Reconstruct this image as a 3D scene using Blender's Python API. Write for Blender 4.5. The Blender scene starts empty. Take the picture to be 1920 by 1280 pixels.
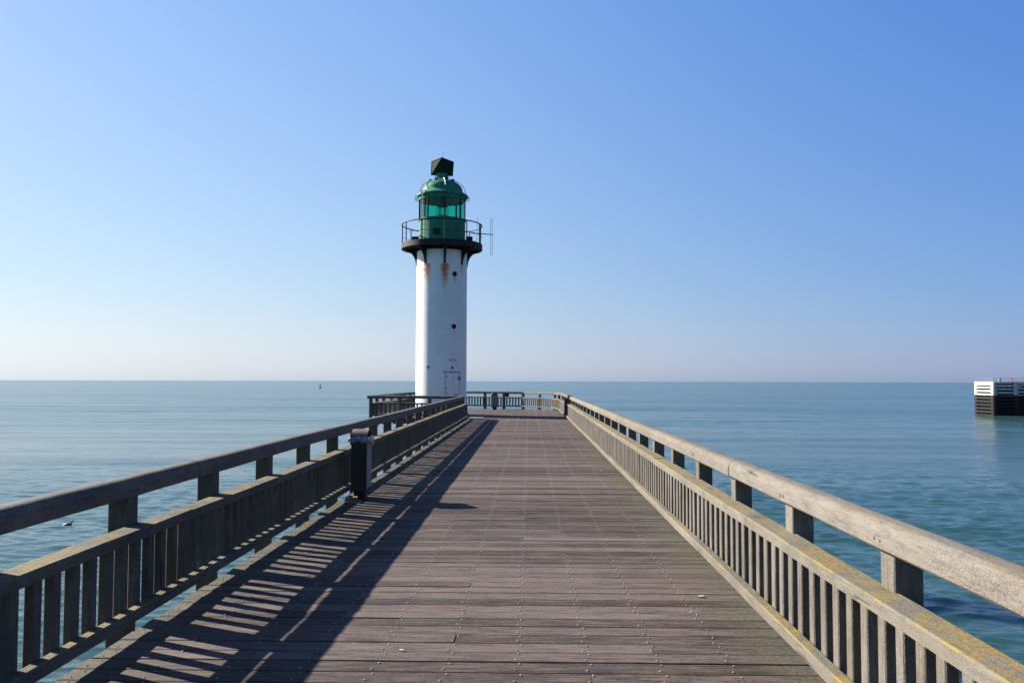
import bpy, math, random
from mathutils import Vector, Matrix
random.seed(7)
S = bpy.context.scene
COL = S.collection
R = math.radians

# ------------------------------------------------------------------ helpers
class MB:
    """collects shapes; build() links them as ONE mesh object"""
    def __init__(self): self.v = []; self.f = []; self.mi = []; self.sm = []; self.tint = []
    def add(self, vs, fs, mi=0, smooth=False, tint=0.5):
        o = len(self.v); self.v += [tuple(p) for p in vs]
        for f in fs:
            self.f.append(tuple(i + o for i in f)); self.mi.append(mi); self.sm.append(smooth); self.tint.append(tint)
    def box(self, x0, x1, y0, y1, z0, z1, mi=0, tint=0.5, M=None):
        vs = [Vector((x, y, z)) for z in (z0, z1) for y in (y0, y1) for x in (x0, x1)]
        if M is not None: vs = [M @ p for p in vs]
        self.add(vs, [(0,2,3,1),(4,5,7,6),(0,1,5,4),(2,6,7,3),(0,4,6,2),(1,3,7,5)], mi, False, tint)
    def sweep(self, prof, path, mi=0, smooth=False, closed=False, caps=True, tint=0.5):
        """prof: list of (a, b); path: list of (origin, A, B) frames"""
        n = len(prof); vs = []
        for o, A, B in path:
            for a, b in prof: vs.append(o + A * a + B * b)
        fs = []
        m = len(path); seg = m if closed else m - 1
        for i in range(seg):
            j = (i + 1) % m
            for k in range(n):
                l = (k + 1) % n
                fs.append((i*n+k, i*n+l, j*n+l, j*n+k))
        if caps and not closed:
            fs.append(tuple(range(n))[::-1]); fs.append(tuple((m-1)*n + k for k in range(n)))
        self.add(vs, fs, mi, smooth, tint)
    def tube(self, pts, r, seg=8, mi=0, closed=False):
        pts = [Vector(p) for p in pts]; path = []; m = len(pts)
        up0 = Vector((0,0,1))
        for i, p in enumerate(pts):
            a = pts[(i-1) % m] if (closed or i > 0) else p
            b = pts[(i+1) % m] if (closed or i < m-1) else p
            t = (b - a).normalized()
            up = up0 if abs(t.z) < 0.95 else Vector((0,1,0))
            A = t.cross(up).normalized(); B = A.cross(t).normalized()
            path.append((p, A * r, B * r))
        prof = [(math.cos(2*math.pi*k/seg), math.sin(2*math.pi*k/seg)) for k in range(seg)]
        self.sweep(prof, path, mi, True, closed)
    def lathe(self, prof, c=(0,0,0), seg=64, mi=0, smooth=True, a0=0.0, a1=None):
        """prof: list of (radius, z)"""
        full = a1 is None
        n = len(prof); vs = []; cnt = seg if full else seg + 1
        a1 = a0 + 2*math.pi if full else a1
        for i in range(cnt):
            a = a0 + (a1 - a0) * i / seg
            for r, z in prof: vs.append((c[0] + r*math.sin(a), c[1] - r*math.cos(a), c[2] + z))
        fs = []
        for i in range(seg):
            j = (i+1) % cnt
            for k in range(n-1): fs.append((i*n+k, j*n+k, j*n+k+1, i*n+k+1))
        self.add(vs, fs, mi, smooth)
    def ball(self, c, rx, ry, rz, seg=14, rings=9, mi=0, M=None):
        vs = []; fs = []
        for i in range(rings + 1):
            t = math.pi * i / rings
            for k in range(seg):
                p = 2*math.pi*k/seg
                q = Vector((rx*math.sin(t)*math.cos(p), ry*math.sin(t)*math.sin(p), rz*math.cos(t)))
                if M is not None: q = M @ q
                vs.append(q + Vector(c))
        for i in range(rings):
            for k in range(seg):
                l = (k+1) % seg
                fs.append((i*seg+k, (i+1)*seg+k, (i+1)*seg+l, i*seg+l))
        self.add(vs, fs, mi, True)
    def mesh(self, name, mats, sharp=None):
        me = bpy.data.meshes.new(name); me.from_pydata(self.v, [], self.f); me.update()
        for m in (mats if isinstance(mats, (list, tuple)) else [mats]): me.materials.append(m)
        me.polygons.foreach_set('material_index', self.mi)
        me.polygons.foreach_set('use_smooth', self.sm)
        at = me.attributes.new('tint', 'FLOAT', 'FACE'); at.data.foreach_set('value', self.tint)
        if sharp is not None: me.set_sharp_from_angle(angle=R(sharp))
        me.update()
        return me
    def build(self, name, mats, parent=None, sharp=40):
        o = bpy.data.objects.new(name, self.mesh(name, mats, sharp)); COL.objects.link(o)
        if parent is not None: o.parent = parent
        return o

def tag(o, label=None, cat=None, group=None, kind=None):
    if label: o['label'] = label
    if cat: o['category'] = cat
    if group: o['group'] = group
    if kind: o['kind'] = kind
    return o
def empty(name, loc, rz=0.0):
    o = bpy.data.objects.new(name, None); COL.objects.link(o)
    o.location = loc; o.rotation_euler = (0, 0, rz); o.empty_display_size = 0.3
    return o
def dup(o, parent=None):
    c = o.copy(); COL.objects.link(c)
    if parent is not None: c.parent = parent
    for ch in list(o.children): dup(ch, c)
    return c

# ------------------------------------------------------------------ materials
class NT:
    def __init__(self, name):
        self.m = bpy.data.materials.new(name); self.m.use_nodes = True
        self.t = self.m.node_tree; self.n = self.t.nodes; self.l = self.t.links
        self.b = self.n['Principled BSDF']; self.out = self.n['Material Output']
        self._pos = None
    def node(self, k, **kw):
        x = self.n.new(k)
        for a, v in kw.items(): setattr(x, a, v)
        return x
    def set(self, sock, v):
        if isinstance(v, bpy.types.NodeSocket): self.l.new(v, sock)
        elif isinstance(v, (tuple, list)) and len(v) == 3 and sock.type == 'RGBA': sock.default_value = (*v, 1)
        else: sock.default_value = v
    def pos(self):
        if self._pos is None: self._pos = self.node('ShaderNodeNewGeometry').outputs['Position']
        return self._pos
    def obj(self): return self.node('ShaderNodeTexCoord').outputs['Object']
    def normal(self): return self.node('ShaderNodeNewGeometry').outputs['True Normal']
    def map(self, src, scale=(1,1,1), loc=(0,0,0), rot=(0,0,0)):
        x = self.node('ShaderNodeMapping'); self.l.new(src, x.inputs[0])
        x.inputs['Scale'].default_value = scale; x.inputs['Location'].default_value = loc; x.inputs['Rotation'].default_value = rot
        return x.outputs[0]
    def noise(self, src, scale=1.0, detail=3.0, rough=0.55, dist=0.0):
        x = self.node('ShaderNodeTexNoise'); self.l.new(src, x.inputs['Vector'])
        x.inputs['Scale'].default_value = scale; x.inputs['Detail'].default_value = detail
        x.inputs['Roughness'].default_value = rough; x.inputs['Distortion'].default_value = dist
        return x.outputs['Fac']
    def math(self, op, a, b=0.0, c=None, clamp=False):
        x = self.node('ShaderNodeMath', operation=op, use_clamp=clamp)
        self.set(x.inputs[0], a); self.set(x.inputs[1], b)
        if c is not None: self.set(x.inputs[2], c)
        return x.outputs[0]
    def ramp(self, f, lo, hi, a=0.0, b=1.0):
        x = self.node('ShaderNodeMapRange', interpolation_type='SMOOTHSTEP'); self.set(x.inputs[0], f)
        x.inputs[1].default_value = lo; x.inputs[2].default_value = hi; x.inputs[3].default_value = a; x.inputs[4].default_value = b
        return x.outputs[0]
    def mix(self, f, a, b, mode='MIX'):
        x = self.node('ShaderNodeMix', data_type='RGBA', blend_type=mode)
        self.set(x.inputs[0], f); self.set(x.inputs[6], a); self.set(x.inputs[7], b)
        return x.outputs[2]
    def sep(self, v):
        x = self.node('ShaderNodeSeparateXYZ'); self.l.new(v, x.inputs[0]); return x.outputs
    def attr(self, nm):
        return self.node('ShaderNodeAttribute', attribute_name=nm).outputs['Fac']
    def rnd(self): return self.node('ShaderNodeObjectInfo').outputs['Random']
    def bump(self, h, dist=0.01, strength=1.0):
        x = self.node('ShaderNodeBump'); self.l.new(h, x.inputs['Height'])
        x.inputs['Distance'].default_value = dist; x.inputs['Strength'].default_value = strength
        self.l.new(x.outputs[0], self.b.inputs['Normal'])
    def base(self, c): self.set(self.b.inputs['Base Color'], c)
    def par(self, rough=0.7, metal=0.0, spec=0.5):
        self.set(self.b.inputs['Roughness'], rough); self.b.inputs['Metallic'].default_value = metal
        self.b.inputs['Specular IOR Level'].default_value = spec

def wood(name, axis, dark=(.12,.105,.088), light=(.25,.228,.195), lichen=0.0, algae=0.0, speck=0.5):
    dark = tuple(c*.46*k for c, k in zip(dark, (1.0,1,.98))); light = tuple(c*.62*k for c, k in zip(light, (1.02,1,.98)))
    t = NT(name); p = t.pos()
    st = {'x': (.12,1,1), 'y': (1,.12,1), 'z': (1,1,.12), 'n': (.5,.5,.5)}[axis]
    q = t.map(p, st)
    grain = t.noise(q, 45, 4, .65)
    fine = t.noise(t.map(p, tuple(.4 if k < 1 else 1 for k in st)), 190, 2, .8)
    patch = t.noise(p, 1.7, 4, .6)
    g = t.math('ADD', t.math('MULTIPLY', grain, .42), t.math('MULTIPLY', fine, speck + .2))
    g = t.math('ADD', g, t.math('MULTIPLY', t.math('SUBTRACT', patch, .5), .40))
    f = t.ramp(g, .36, .74)
    c = t.mix(f, dark, light)
    # one timber greyer, the next browner
    c = t.mix(t.ramp(t.rnd(), 0, 1, 0, .35), c, (.078,.062,.044))
    # dark drying cracks along the grain
    st2 = {'x': (.05,1,1), 'y': (1,.05,1), 'z': (1,1,.05), 'n': (.4,.4,.4)}[axis]
    cr = t.noise(t.map(p, st2), 26, 2, .5)
    cm = t.math('MULTIPLY', t.ramp(cr, .66, .70), t.ramp(t.noise(p, 2.3, 2), .48, .6))
    c = t.mix(t.math('MULTIPLY', cm, .75), c, (.018,.015,.013))
    if algae:
        a = t.math('MULTIPLY', t.ramp(t.noise(p, 4.5, 5, .65), .47, .66), algae)
        c = t.mix(a, c, (.05,.05,.02))
    if lichen:
        up = t.ramp(t.sep(t.normal())[2], .25, .8)
        m1 = t.ramp(t.noise(p, 2.6, 3, .6), .40, .56)
        m2 = t.ramp(t.noise(p, 34, 4, .7), .45, .56)
        m = t.math('MULTIPLY', t.math('MULTIPLY', m1, m2), up)
        yel = t.mix(t.ramp(t.noise(p, 12, 2), .35, .65), (.18,.14,.042), (.23,.145,.014))
        c = t.mix(t.math('MULTIPLY', m, lichen), c, yel)
        # a few drips and crumbs of it on the upright faces
        m3 = t.math('MULTIPLY', t.ramp(t.noise(t.map(p, (1,1,.35)), 17, 4, .7), .63, .70), t.ramp(t.noise(p, 1.9, 2), .5, .62))
        c = t.mix(t.math('MULTIPLY', m3, lichen * .8), c, (.18,.11,.02))
    t.base(c); t.par(.85, 0, .25)
    t.bump(t.math('ADD', t.math('MULTIPLY', grain, 1.0), t.math('MULTIPLY', fine, .7)), .006, .8)
    return t.m

def plain(name, col, rough=.5, metal=0.0, var=.25, scale=6.0, spec=.5):
    t = NT(name); p = t.pos()
    n = t.noise(p, scale, 4, .6)
    d = tuple(c * (1 - var) for c in col); l = tuple(min(1, c * (1 + var)) for c in col)
    t.base(t.mix(t.ramp(n, .3, .7), d, l)); t.par(rough, metal, spec)
    t.bump(t.noise(p, scale * 6, 3), .004, .3)
    return t.m

M = {}
M['hand'] = wood('handrail_wood', 'y', (.14,.122,.102), (.285,.258,.22), lichen=.22, speck=.55)
M['rail'] = wood('rail_wood', 'y', (.125,.110,.09), (.26,.235,.19), lichen=.95, algae=.25, speck=.6)
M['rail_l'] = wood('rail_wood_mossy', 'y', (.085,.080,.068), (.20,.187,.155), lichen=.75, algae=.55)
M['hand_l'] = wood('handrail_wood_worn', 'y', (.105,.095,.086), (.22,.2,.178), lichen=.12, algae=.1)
M['upr'] = wood('upright_wood', 'z', (.13,.115,.098), (.27,.245,.21), lichen=.5, algae=.25)
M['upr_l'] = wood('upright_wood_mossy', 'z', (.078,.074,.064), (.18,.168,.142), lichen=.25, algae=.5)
M['end'] = wood('terrace_wood', 'n', (.12,.105,.088), (.25,.225,.185), lichen=.35, algae=.3)

def deck_mat():
    t = NT('deck_wood'); p = t.pos(); ti = t.attr('tint')
    s = t.sep(p)
    # every plank has its own stretch of grain: shift the noise by its tint
    cx = t.node('ShaderNodeCombineXYZ'); t.set(cx.inputs[0], t.math('MULTIPLY_ADD', ti, 37.0, s[0])); t.set(cx.inputs[1], s[1]); t.set(cx.inputs[2], s[2])
    q = cx.outputs[0]
    g1 = t.noise(t.map(q, (.06,1,1)), 60, 4, .65)
    g2 = t.noise(t.map(q, (.16,1,1)), 16, 4, .6)
    blot = t.noise(t.map(q, (.5,1,1)), 2.6, 4, .6)
    big = t.noise(p, .55, 3, .5)
    g0 = t.noise(t.map(q, (.22,1,1)), 130, 3, .75)
    f = t.math('ADD', t.math('MULTIPLY', g1, 1.0), t.math('MULTIPLY', g2, .32))
    f = t.math('SUBTRACT', t.math('ADD', f, t.math('MULTIPLY', g0, .75)), .47)
    f = t.math('ADD', f, t.math('MULTIPLY', t.math('SUBTRACT', blot, .5), .28))
    f = t.math('ADD', f, t.math('MULTIPLY', t.math('SUBTRACT', ti, .5), .24))
    f = t.math('ADD', f, t.math('MULTIPLY', t.math('SUBTRACT', big, .5), .25))
    c = t.mix(t.ramp(f, .34, .82), (.025,.0175,.0142), (.124,.093,.079))
    c = t.mix(t.math('MULTIPLY', t.ramp(blot, .58, .75), .35), c, (.088,.066,.055))
    # green-brown growth along both edges, least where people walk
    ex = t.math('ABSOLUTE', t.math('ADD', s[0], .47))
    en = t.math('MULTIPLY', t.ramp(t.math('ADD', ex, t.math('MULTIPLY', t.math('SUBTRACT', t.noise(p, 3, 4), .5), .9)), 1.6, 2.2), t.ramp(s[1], 33, 35.3, .75, 0))
    c = t.mix(en, c, t.mix(t.ramp(t.noise(p, 40, 3), .4, .6), (.05,.046,.026), (.095,.087,.06)))
    # bird droppings and pale scuffs
    vo = t.node('ShaderNodeTexVoronoi', feature='F1'); t.l.new(t.map(p, (1,1.2,1)), vo.inputs['Vector']); vo.inputs['Scale'].default_value = 1.15
    sp = t.math('MULTIPLY', t.ramp(vo.outputs['Distance'], .022, .012), t.ramp(t.noise(p, 60, 2), .42, .5))
    c = t.mix(t.math('MULTIPLY', sp, .7), c, (.3,.29,.28))
    t.base(c); t.par(t.ramp(g2, .3, .7, .7, .88), 0, .2)
    # milled anti-slip grooves along the plank
    rib = t.math('SINE', t.math('MULTIPLY', s[1], 2*math.pi/.0146))
    h = t.math('ADD', t.math('MULTIPLY', rib, .5), t.math('MULTIPLY', g1, .8))
    t.bump(h, .0022, .7)
    return t.m
M['deck'] = deck_mat()
M['under'] = plain('joist_wood', (.07,.06,.05), .9)
M['steel'] = plain('stainless_steel', (.235,.235,.24), .6, 0, .4, 40, .3)

def tower_mat():
    t = NT('tower_paint'); o = t.obj()
    c = t.mix(t.ramp(t.noise(o, 1.4, 4, .6), .35, .7), (.69,.672,.64), (.62,.608,.58))
    st = t.noise(t.map(o, (1,1,.05)), 5.5, 4, .6)
    c = t.mix(t.math('MULTIPLY', t.ramp(st, .55, .75), .25), c, (.56,.54,.49))
    wob = t.noise(o, 9, 4, .65)
    s = t.sep(o)
    ang = t.math('ARCTAN2', s[0], t.math('MULTIPLY', s[1], -1.0))
    def stain(a, ztop, w, h, col, amt, curve=1.0):
        nonlocal c
        dz = t.math('SUBTRACT', ztop, s[2])
        fall = t.math('MULTIPLY', t.ramp(dz, -.02, .06), t.ramp(dz, h * .25, h, 1, 0))
        wn = t.math('MULTIPLY_ADD', t.math('SUBTRACT', wob, .5), w * 1.3, t.math('ABSOLUTE', t.math('SUBTRACT', ang, a)))
        side = t.ramp(t.math('ADD', wn, t.math('MULTIPLY', dz, w * .45 / h)), w * .25, w, 1, 0)
        c = t.mix(t.math('MULTIPLY', t.math('MULTIPLY', fall, side), amt), c, col)
    for a, w, h, k in ((R(12.5), .22, .85, 1.0), (R(-29), .19, .66, .9), (R(57), .10, .5, .35), (R(-78), .10, .4, .4)):
        stain(a, 7.02, w * 1.3, h * 2.2, (.46,.36,.21), k * .55)
        stain(a, 7.0, w, h * 1.5, (.40,.10,.014), min(1.0, k * 1.3))
    stain(R(36), 6.52, .07, .55, (.20,.07,.03), .8)
    stain(R(12), 6.3, .03, 1.2, (.45,.36,.22), .35)
    stain(R(35), 4.05, .05, .4, (.42,.30,.18), .4)
    stain(R(-24), 2.2, .035, .3, (.30,.16,.06), .5)
    # chips of paint gone
    vo = t.noise(o, 21, 5, .7)
    c = t.mix(t.math('MULTIPLY', t.ramp(vo, .705, .725), .6), c, (.24,.22,.2))
    # welded plate seams every 1.9 m
    seam = t.math('ABSOLUTE', t.math('SUBTRACT', t.math('FRACT', t.math('DIVIDE', s[2], 1.9)), .5))
    c = t.mix(t.ramp(seam, .002, .0045, .22, 0), c, (.4,.4,.4))
    t.base(c); t.par(t.ramp(wob, .3, .7, .38, .55), 0, .45)
    t.bump(t.math('ADD', t.noise(o, 2.2, 3), t.math('MULTIPLY', t.ramp(seam, .001, .006), .35)), .012, .45)
    return t.m
M['tower'] = tower_mat()
M['door'] = plain('door_paint', (.63,.62,.595), .45, 0, .04, 3)
M['black'] = plain('black_iron', (.010,.010,.012), .65, 0, .4, 8, .25)
M['gap'] = plain('dark_gap', (.085,.085,.09), .8, 0, .3, 10)
def green_mat():
    t = NT('green_paint'); p = t.pos()
    n = t.noise(p, 2.6, 5, .65); v = t.noise(t.map(p, (1,1,.15)), 7, 4, .6)
    c = t.mix(t.ramp(n, .3, .72), (.010,.115,.066), (.022,.19,.11))
    c = t.mix(t.math('MULTIPLY', t.ramp(v, .55, .72), .5), c, (.09,.27,.17))
    c = t.mix(t.math('MULTIPLY', t.ramp(t.noise(p, 17, 5, .7), .66, .70), .7), c, (.08,.06,.035))
    t.base(c); t.par(t.ramp(n, .3, .7, .6, .72), 0, .22)
    t.bump(n, .01, .4)
    return t.m
M['green'] = green_mat()
M['dgreen'] = plain('dark_green_paint', (.0025,.024,.016), .75, 0, .35, 5, .2)
M['lining'] = plain('lining_paint', (.02,.26,.22), .7, 0, .15, 5)
M['pale'] = plain('pale_paint', (.55,.55,.5), .5, 0, .15, 8)
M['galv'] = plain('galvanised_metal', (.135,.14,.135), .5, .2, .3, 9)
M['alu'] = plain('aluminium_tube', (.72,.73,.74), .35, .6, .08, 9)
def glass_mat(name, tintc, refl=1.0):
    t = NT(name)
    tr = t.node('ShaderNodeBsdfTransparent'); t.set(tr.inputs[0], tintc)
    gl = t.node('ShaderNodeBsdfGlossy'); gl.inputs['Roughness'].default_value = .04
    lw = t.node('ShaderNodeLayerWeight'); lw.inputs['Blend'].default_value = .5
    fr = t.math('MULTIPLY_ADD', t.math('POWER', lw.outputs['Facing'], 4.0), .7, .04)
    mx = t.node('ShaderNodeMixShader'); t.set(mx.inputs[0], t.math('MULTIPLY', fr, refl))
    t.l.new(tr.outputs[0], mx.inputs[1]); t.l.new(gl.outputs[0], mx.inputs[2]); t.l.new(mx.outputs[0], t.out.inputs[0])
    return t.m
M['glass'] = glass_mat('lantern_glass', (.09,.74,.56), .8)
M['lens'] = glass_mat('lens_glass', (.55,.85,.80), 1.3)
def rust_mat(name, a, b, mix=(.45,.6)):
    t = NT(name); p = t.pos()
    t.base(t.mix(t.ramp(t.noise(p, 9, 5, .7), *mix), a, b)); t.par(.7, 0, .4)
    t.bump(t.noise(p, 40, 4), .004, .5); return t.m
M['binblk'] = rust_mat('bin_metal', (.011,.009,.0075), (.035,.019,.011), (.5,.75))
M['binhood'] = rust_mat('bin_hood_metal', (.10,.06,.05), (.20,.15,.13), (.4,.7))
M['rust'] = rust_mat('rusty_plate', (.17,.085,.045), (.24,.20,.14))
def bag_mat():
    t = NT('thin_plastic'); p = t.pos()
    t.base(t.mix(t.ramp(t.noise(p, 14, 4), .3, .7), (.09,.14,.18), (.20,.27,.31))); t.par(.3)
    t.b.inputs['Transmission Weight'].default_value = .25; t.b.inputs['IOR'].default_value = 1.1
    t.bump(t.noise(p, 30, 3), .02, .8); return t.m
M['bag'] = bag_mat()
M['scrap'] = plain('white_paper', (.36,.355,.34), .8, 0, .1, 30)

def jetty_mat(name, vary):
    """white paint above the tide mark, weed and black slime below it"""
    t = NT(name); p = t.pos(); z = t.sep(p)[2]
    w = t.math('MULTIPLY_ADD', t.math('SUBTRACT', t.noise(p, .9, 4, .6), .5), .9, z)
    white = t.mix(t.ramp(t.noise(t.map(p, (1,1,.2)), 1.2, 4), .45, .7), (.40,.39,.375), (.26,.235,.215))
    weed = t.mix(t.ramp(t.noise(p, 2.2, 4), .4, .65), (.016,.0155,.005), (.007,.006,.004))
    slime = t.mix(t.ramp(t.noise(p, 1.5, 4), .4, .65), (.003,.0026,.0024), (.0065,.0053,.0046))
    c = t.mix(t.ramp(w, -1.75, -1.5), weed, white)
    c = t.mix(t.ramp(w, -3.3, -2.5), slime, c)
    t.base(c); t.par(.75, 0, .35); return t.m
M['jetty'] = jetty_mat('tide_marked_paint', 0)
M['navy'] = plain('dark_buoy_paint', (.03,.035,.06), .5, 0, .3, 1)
M['buoyred'] = plain('red_buoy_paint', (.16,.03,.03), .5, 0, .3, 1)
M['feather'] = plain('dark_feathers', (.014,.013,.013), .6, 0, .4, 30)
M['bill'] = plain('horn_bill', (.25,.17,.06), .5, 0, .2, 30)
M['lred'] = plain('red_lifebuoy', (.55,.07,.07), .5, 0, .2, 3)
M['rail_grey'] = plain('grey_tube_rail', (.17,.175,.20), .5, .2, .2, 2)

def water_mat():
    t = NT('sea_water'); p = t.pos()
    def waves(rot, sx, sy, scale, det, ro, ds=0.0):
        return t.noise(t.map(p, (sx, sy, 1), rot=(0, 0, R(rot))), scale, det, ro, ds)
    rip = waves(-6, .40, 1, 3.2, 4, .62, .3)
    chop = waves(8, .30, 1, 1.05, 3, .6, .4)
    gust = t.ramp(waves(10, .22, 1, .016, 3, .55), .33, .68, .5, 1.3)
    big = t.math('ADD', t.math('MULTIPLY', waves(-5, .25, 1, .033, 3, .6), .7), t.math('MULTIPLY', waves(4, .2, 1, .010, 3, .6), 3.0))
    h = t.math('ADD', t.math('MULTIPLY', chop, .10), t.math('MULTIPLY', rip, .06))
    h = t.math('MULTIPLY', t.math('ADD', h, big), gust)
    t.bump(h, 1.0, 1.0)
    # waves too small to see far off spread the reflection instead
    ln = t.node('ShaderNodeVectorMath', operation='LENGTH'); t.l.new(p, ln.inputs[0])
    far = t.ramp(ln.outputs['Value'], 15, 260, .07, .20)
    deep = t.mix(t.ramp(waves(5, .3, 1, .012, 4, .6), .35, .65), (.016,.048,.046), (.024,.063,.059))
    t.base(deep); t.par(far, 0, .5)
    # murky harbour water: light wanders metres sideways below the surface, so shadows on it are soft
    t.b.subsurface_method = 'BURLEY'; t.b.inputs['Subsurface Weight'].default_value = .75
    t.b.inputs['Subsurface Radius'].default_value = (.6, 1, 1); t.b.inputs['Subsurface Scale'].default_value = 5.0; t.b.inputs['IOR'].default_value = 1.333
    return t.m
M['water'] = water_mat()

# ------------------------------------------------------------------ sea
SEA = -6.35
import numpy as np
rad = [2.0]
while rad[-1] < 620: rad.append(rad[-1] * 1.0046)
nw = len(rad)
while rad[-1] < 5500: rad.append(rad[-1] * 1.13)
rad[-1] = 5500.0
rad = np.array(rad)
th = np.concatenate([np.arange(-44, 44, .125), np.arange(44, 316, 1.7)]) * math.pi / 180
NR, NTH = len(rad), len(th)
X = rad[:, None] * np.sin(th)[None, :]; Y = rad[:, None] * np.cos(th)[None, :]
rs = np.random.RandomState(11)
Z = np.zeros_like(X); gust = np.zeros_like(X)
for i in range(7):
    a = rs.uniform(0, 2*math.pi); k = 2*math.pi / rs.uniform(60, 260)
    gust += np.sin(k * (X * math.cos(a) * .45 + Y * math.sin(a)) + rs.uniform(0, 6.28))
gust = np.clip(1 + .22 * gust, .45, 1.7)
space = np.maximum(rad * .0046, .02)[:, None]
for i in range(84):
    lam = .42 * (15 / .42) ** ((i + rs.uniform(0, 1)) / 84)
    a = R(84) + rs.normal(0, R(27)); k = 2*math.pi / lam
    slope = .046 if lam < 1.2 else (.022 if lam < 2.2 else (.008 if lam < 5 else .004))
    wgt = np.clip((lam / space - 2.0) / 2.2, 0, 1)
    ph = k * (X * math.cos(a) + Y * math.sin(a)) + rs.uniform(0, 6.28)
    Z += slope / k * wgt * (np.sin(ph) + .18 * np.cos(2 * ph))
Z *= gust
co = np.stack([X, Y, Z + SEA], -1).reshape(-1, 3)
co = np.concatenate([co, [[0, 0, SEA]]])
i0 = (np.arange(NR - 1)[:, None] * NTH + np.arange(NTH)[None, :]).ravel()
i1 = (np.arange(NR - 1)[:, None] * NTH + (np.arange(NTH)[None, :] + 1) % NTH).ravel()
quads = np.stack([i0, i1, i1 + NTH, i0 + NTH], -1)[:, ::-1]
ctr = len(co) - 1
tris = np.stack([np.full(NTH, ctr), (np.arange(NTH) + 1) % NTH, np.arange(NTH)], -1)
me = bpy.data.meshes.new('sea'); nq, nt = len(quads), len(tris)
me.vertices.add(len(co)); me.vertices.foreach_set('co', co.ravel().astype(np.float32))
me.loops.add(nq*4 + nt*3); me.loops.foreach_set('vertex_index', np.concatenate([quads.ravel(), tris.ravel()]).astype(np.int32))
me.polygons.add(nq + nt)
me.polygons.foreach_set('loop_start', np.concatenate([np.arange(nq)*4, nq*4 + np.arange(nt)*3]).astype(np.int32))
me.polygons.foreach_set('loop_total', np.concatenate([np.full(nq, 4), np.full(nt, 3)]).astype(np.int32))
me.update(calc_edges=True); me.polygons.foreach_set('use_smooth', np.ones(nq + nt, dtype=bool)); me.materials.append(M['water']); me.update()
sea = bpy.data.objects.new('sea', me); COL.objects.link(sea)
tag(sea, 'calm blue green rippled sea reaching the horizon around the pier', 'sea', kind='structure')

# ------------------------------------------------------------------ timber walkway
DL, DR = -2.595, 1.67          # deck edges of the walkway
POLY = [(1.67, 35.2), (1.67, 46.0), (-.35, 46.9), (-3.9, 47.4), (-6.0, 46.3), (-6.75, 39.0), (-6.8, 35.5), (-2.595, 35.2)]
JX = [-.064 + .411*k for k in range(-6, 5)]
def spanx(y):
    if y < 35.35: return (DL, DR)
    xs = []
    n = len(POLY)
    for i in range(n):
        (x0, y0), (x1, y1) = POLY[i], POLY[(i+1) % n]
        if (y0 <= y) != (y1 <= y): xs.append(x0 + (x1-x0)*(y-y0)/(y1-y0))
    return (min(xs), max(xs)) if len(xs) >= 2 else None
b = MB(); PITCH = .175
y = -2.6
rows = []
while y < 47.4:
    sp = spanx(y + .08)
    if sp: rows.append((y, sp))
    y += PITCH
def plank(b, x0, x1, y0, y1, z, tint, tilt):
    ch = .004; zb = z - .04
    pr = [(y0, zb), (y1, zb), (y1, z-ch+tilt), (y1-ch, z+tilt), (y0+ch, z-tilt), (y0, z-ch-tilt)]
    n = len(pr); vs = [(x0, a, c) for a, c in pr] + [(x1, a, c) for a, c in pr]
    fs = [tuple(range(n)), tuple(range(2*n-1, n-1, -1))] + [(k, n+k, n+(k+1) % n, (k+1) % n)[::-1] for k in range(n)]
    b.add(vs, [f[::-1] for f in fs], 0, False, tint)
def screw(b, x, y, z):
    n = 8; r = .0062
    vs = [(x + r*math.cos(2*math.pi*k/n), y + r*math.sin(2*math.pi*k/n), z) for k in range(n)]
    vs += [(x + .6*r*math.cos(2*math.pi*k/n), y + .6*r*math.sin(2*math.pi*k/n), z + .004) for k in range(n)]
    b.add(vs, [tuple(range(n, 2*n))] + [(k, (k+1) % n, n+(k+1) % n, n+k) for k in range(n)], 1, True, .5)
for y, (x0, x1) in rows:
    gap = random.choice([.002, .003, .004, .005, .007, .009, .012])
    js = [j for j in ([-.064 + .411*k for k in range(-18, 6)]) if x0 + .8 < j < x1 - .8]
    cuts = [x0 + random.uniform(-.012, .012)]
    if js and (random.random() < .55 or x1 - x0 > 5):
        cuts.append(random.choice(js))
        if x1 - x0 > 5: cuts = sorted(cuts + [random.choice(js)])
    cuts.append(x1 + random.uniform(-.012, .012))
    cuts = sorted(set(cuts))
    for a, c in zip(cuts[:-1], cuts[1:]):
        z = random.uniform(-.0025, .0025); tl = random.gauss(0, .0012)
        plank(b, a + .0015, c - .0015, y + gap/2, y + PITCH - gap/2 - random.choice([0, 0, 0, .002, .005]), z, random.random(), tl)
    if y > 1.8:
        for k in range(-18, 6):
            j = -.064 + .411*k
            if x0 + .02 < j < x1 - .02 and not (y < 35 and j > 1.4):
                for dy, dx in ((.038, -.013), (.137, .013)):
                    if random.random() < .97:
                        screw(b, j + dx + random.gauss(0, .0035), y + dy + random.gauss(0, .003), .0025)
for j in [-.064 + .411*k for k in range(-6, 5)]:
    b.box(j-.035, j+.035, -2.6, 35.4, -.24, -.043, 2)
for j in [-.064 + .411*k for k in range(-16, 5)]:
    b.box(j-.035, j+.035, 35.4, 45.6, -.24, -.043, 2)
for yy in range(0, 46, 3):
    b.box(-2.95, 1.9, yy-.13, yy+.13, -.6, -.243, 2)
deck = b.build('boardwalk', [M['deck'], M['steel'], M['under']], sharp=30)
tag(deck, 'grooved brown timber deck boards with rows of steel screws', 'boardwalk', kind='structure')

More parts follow.
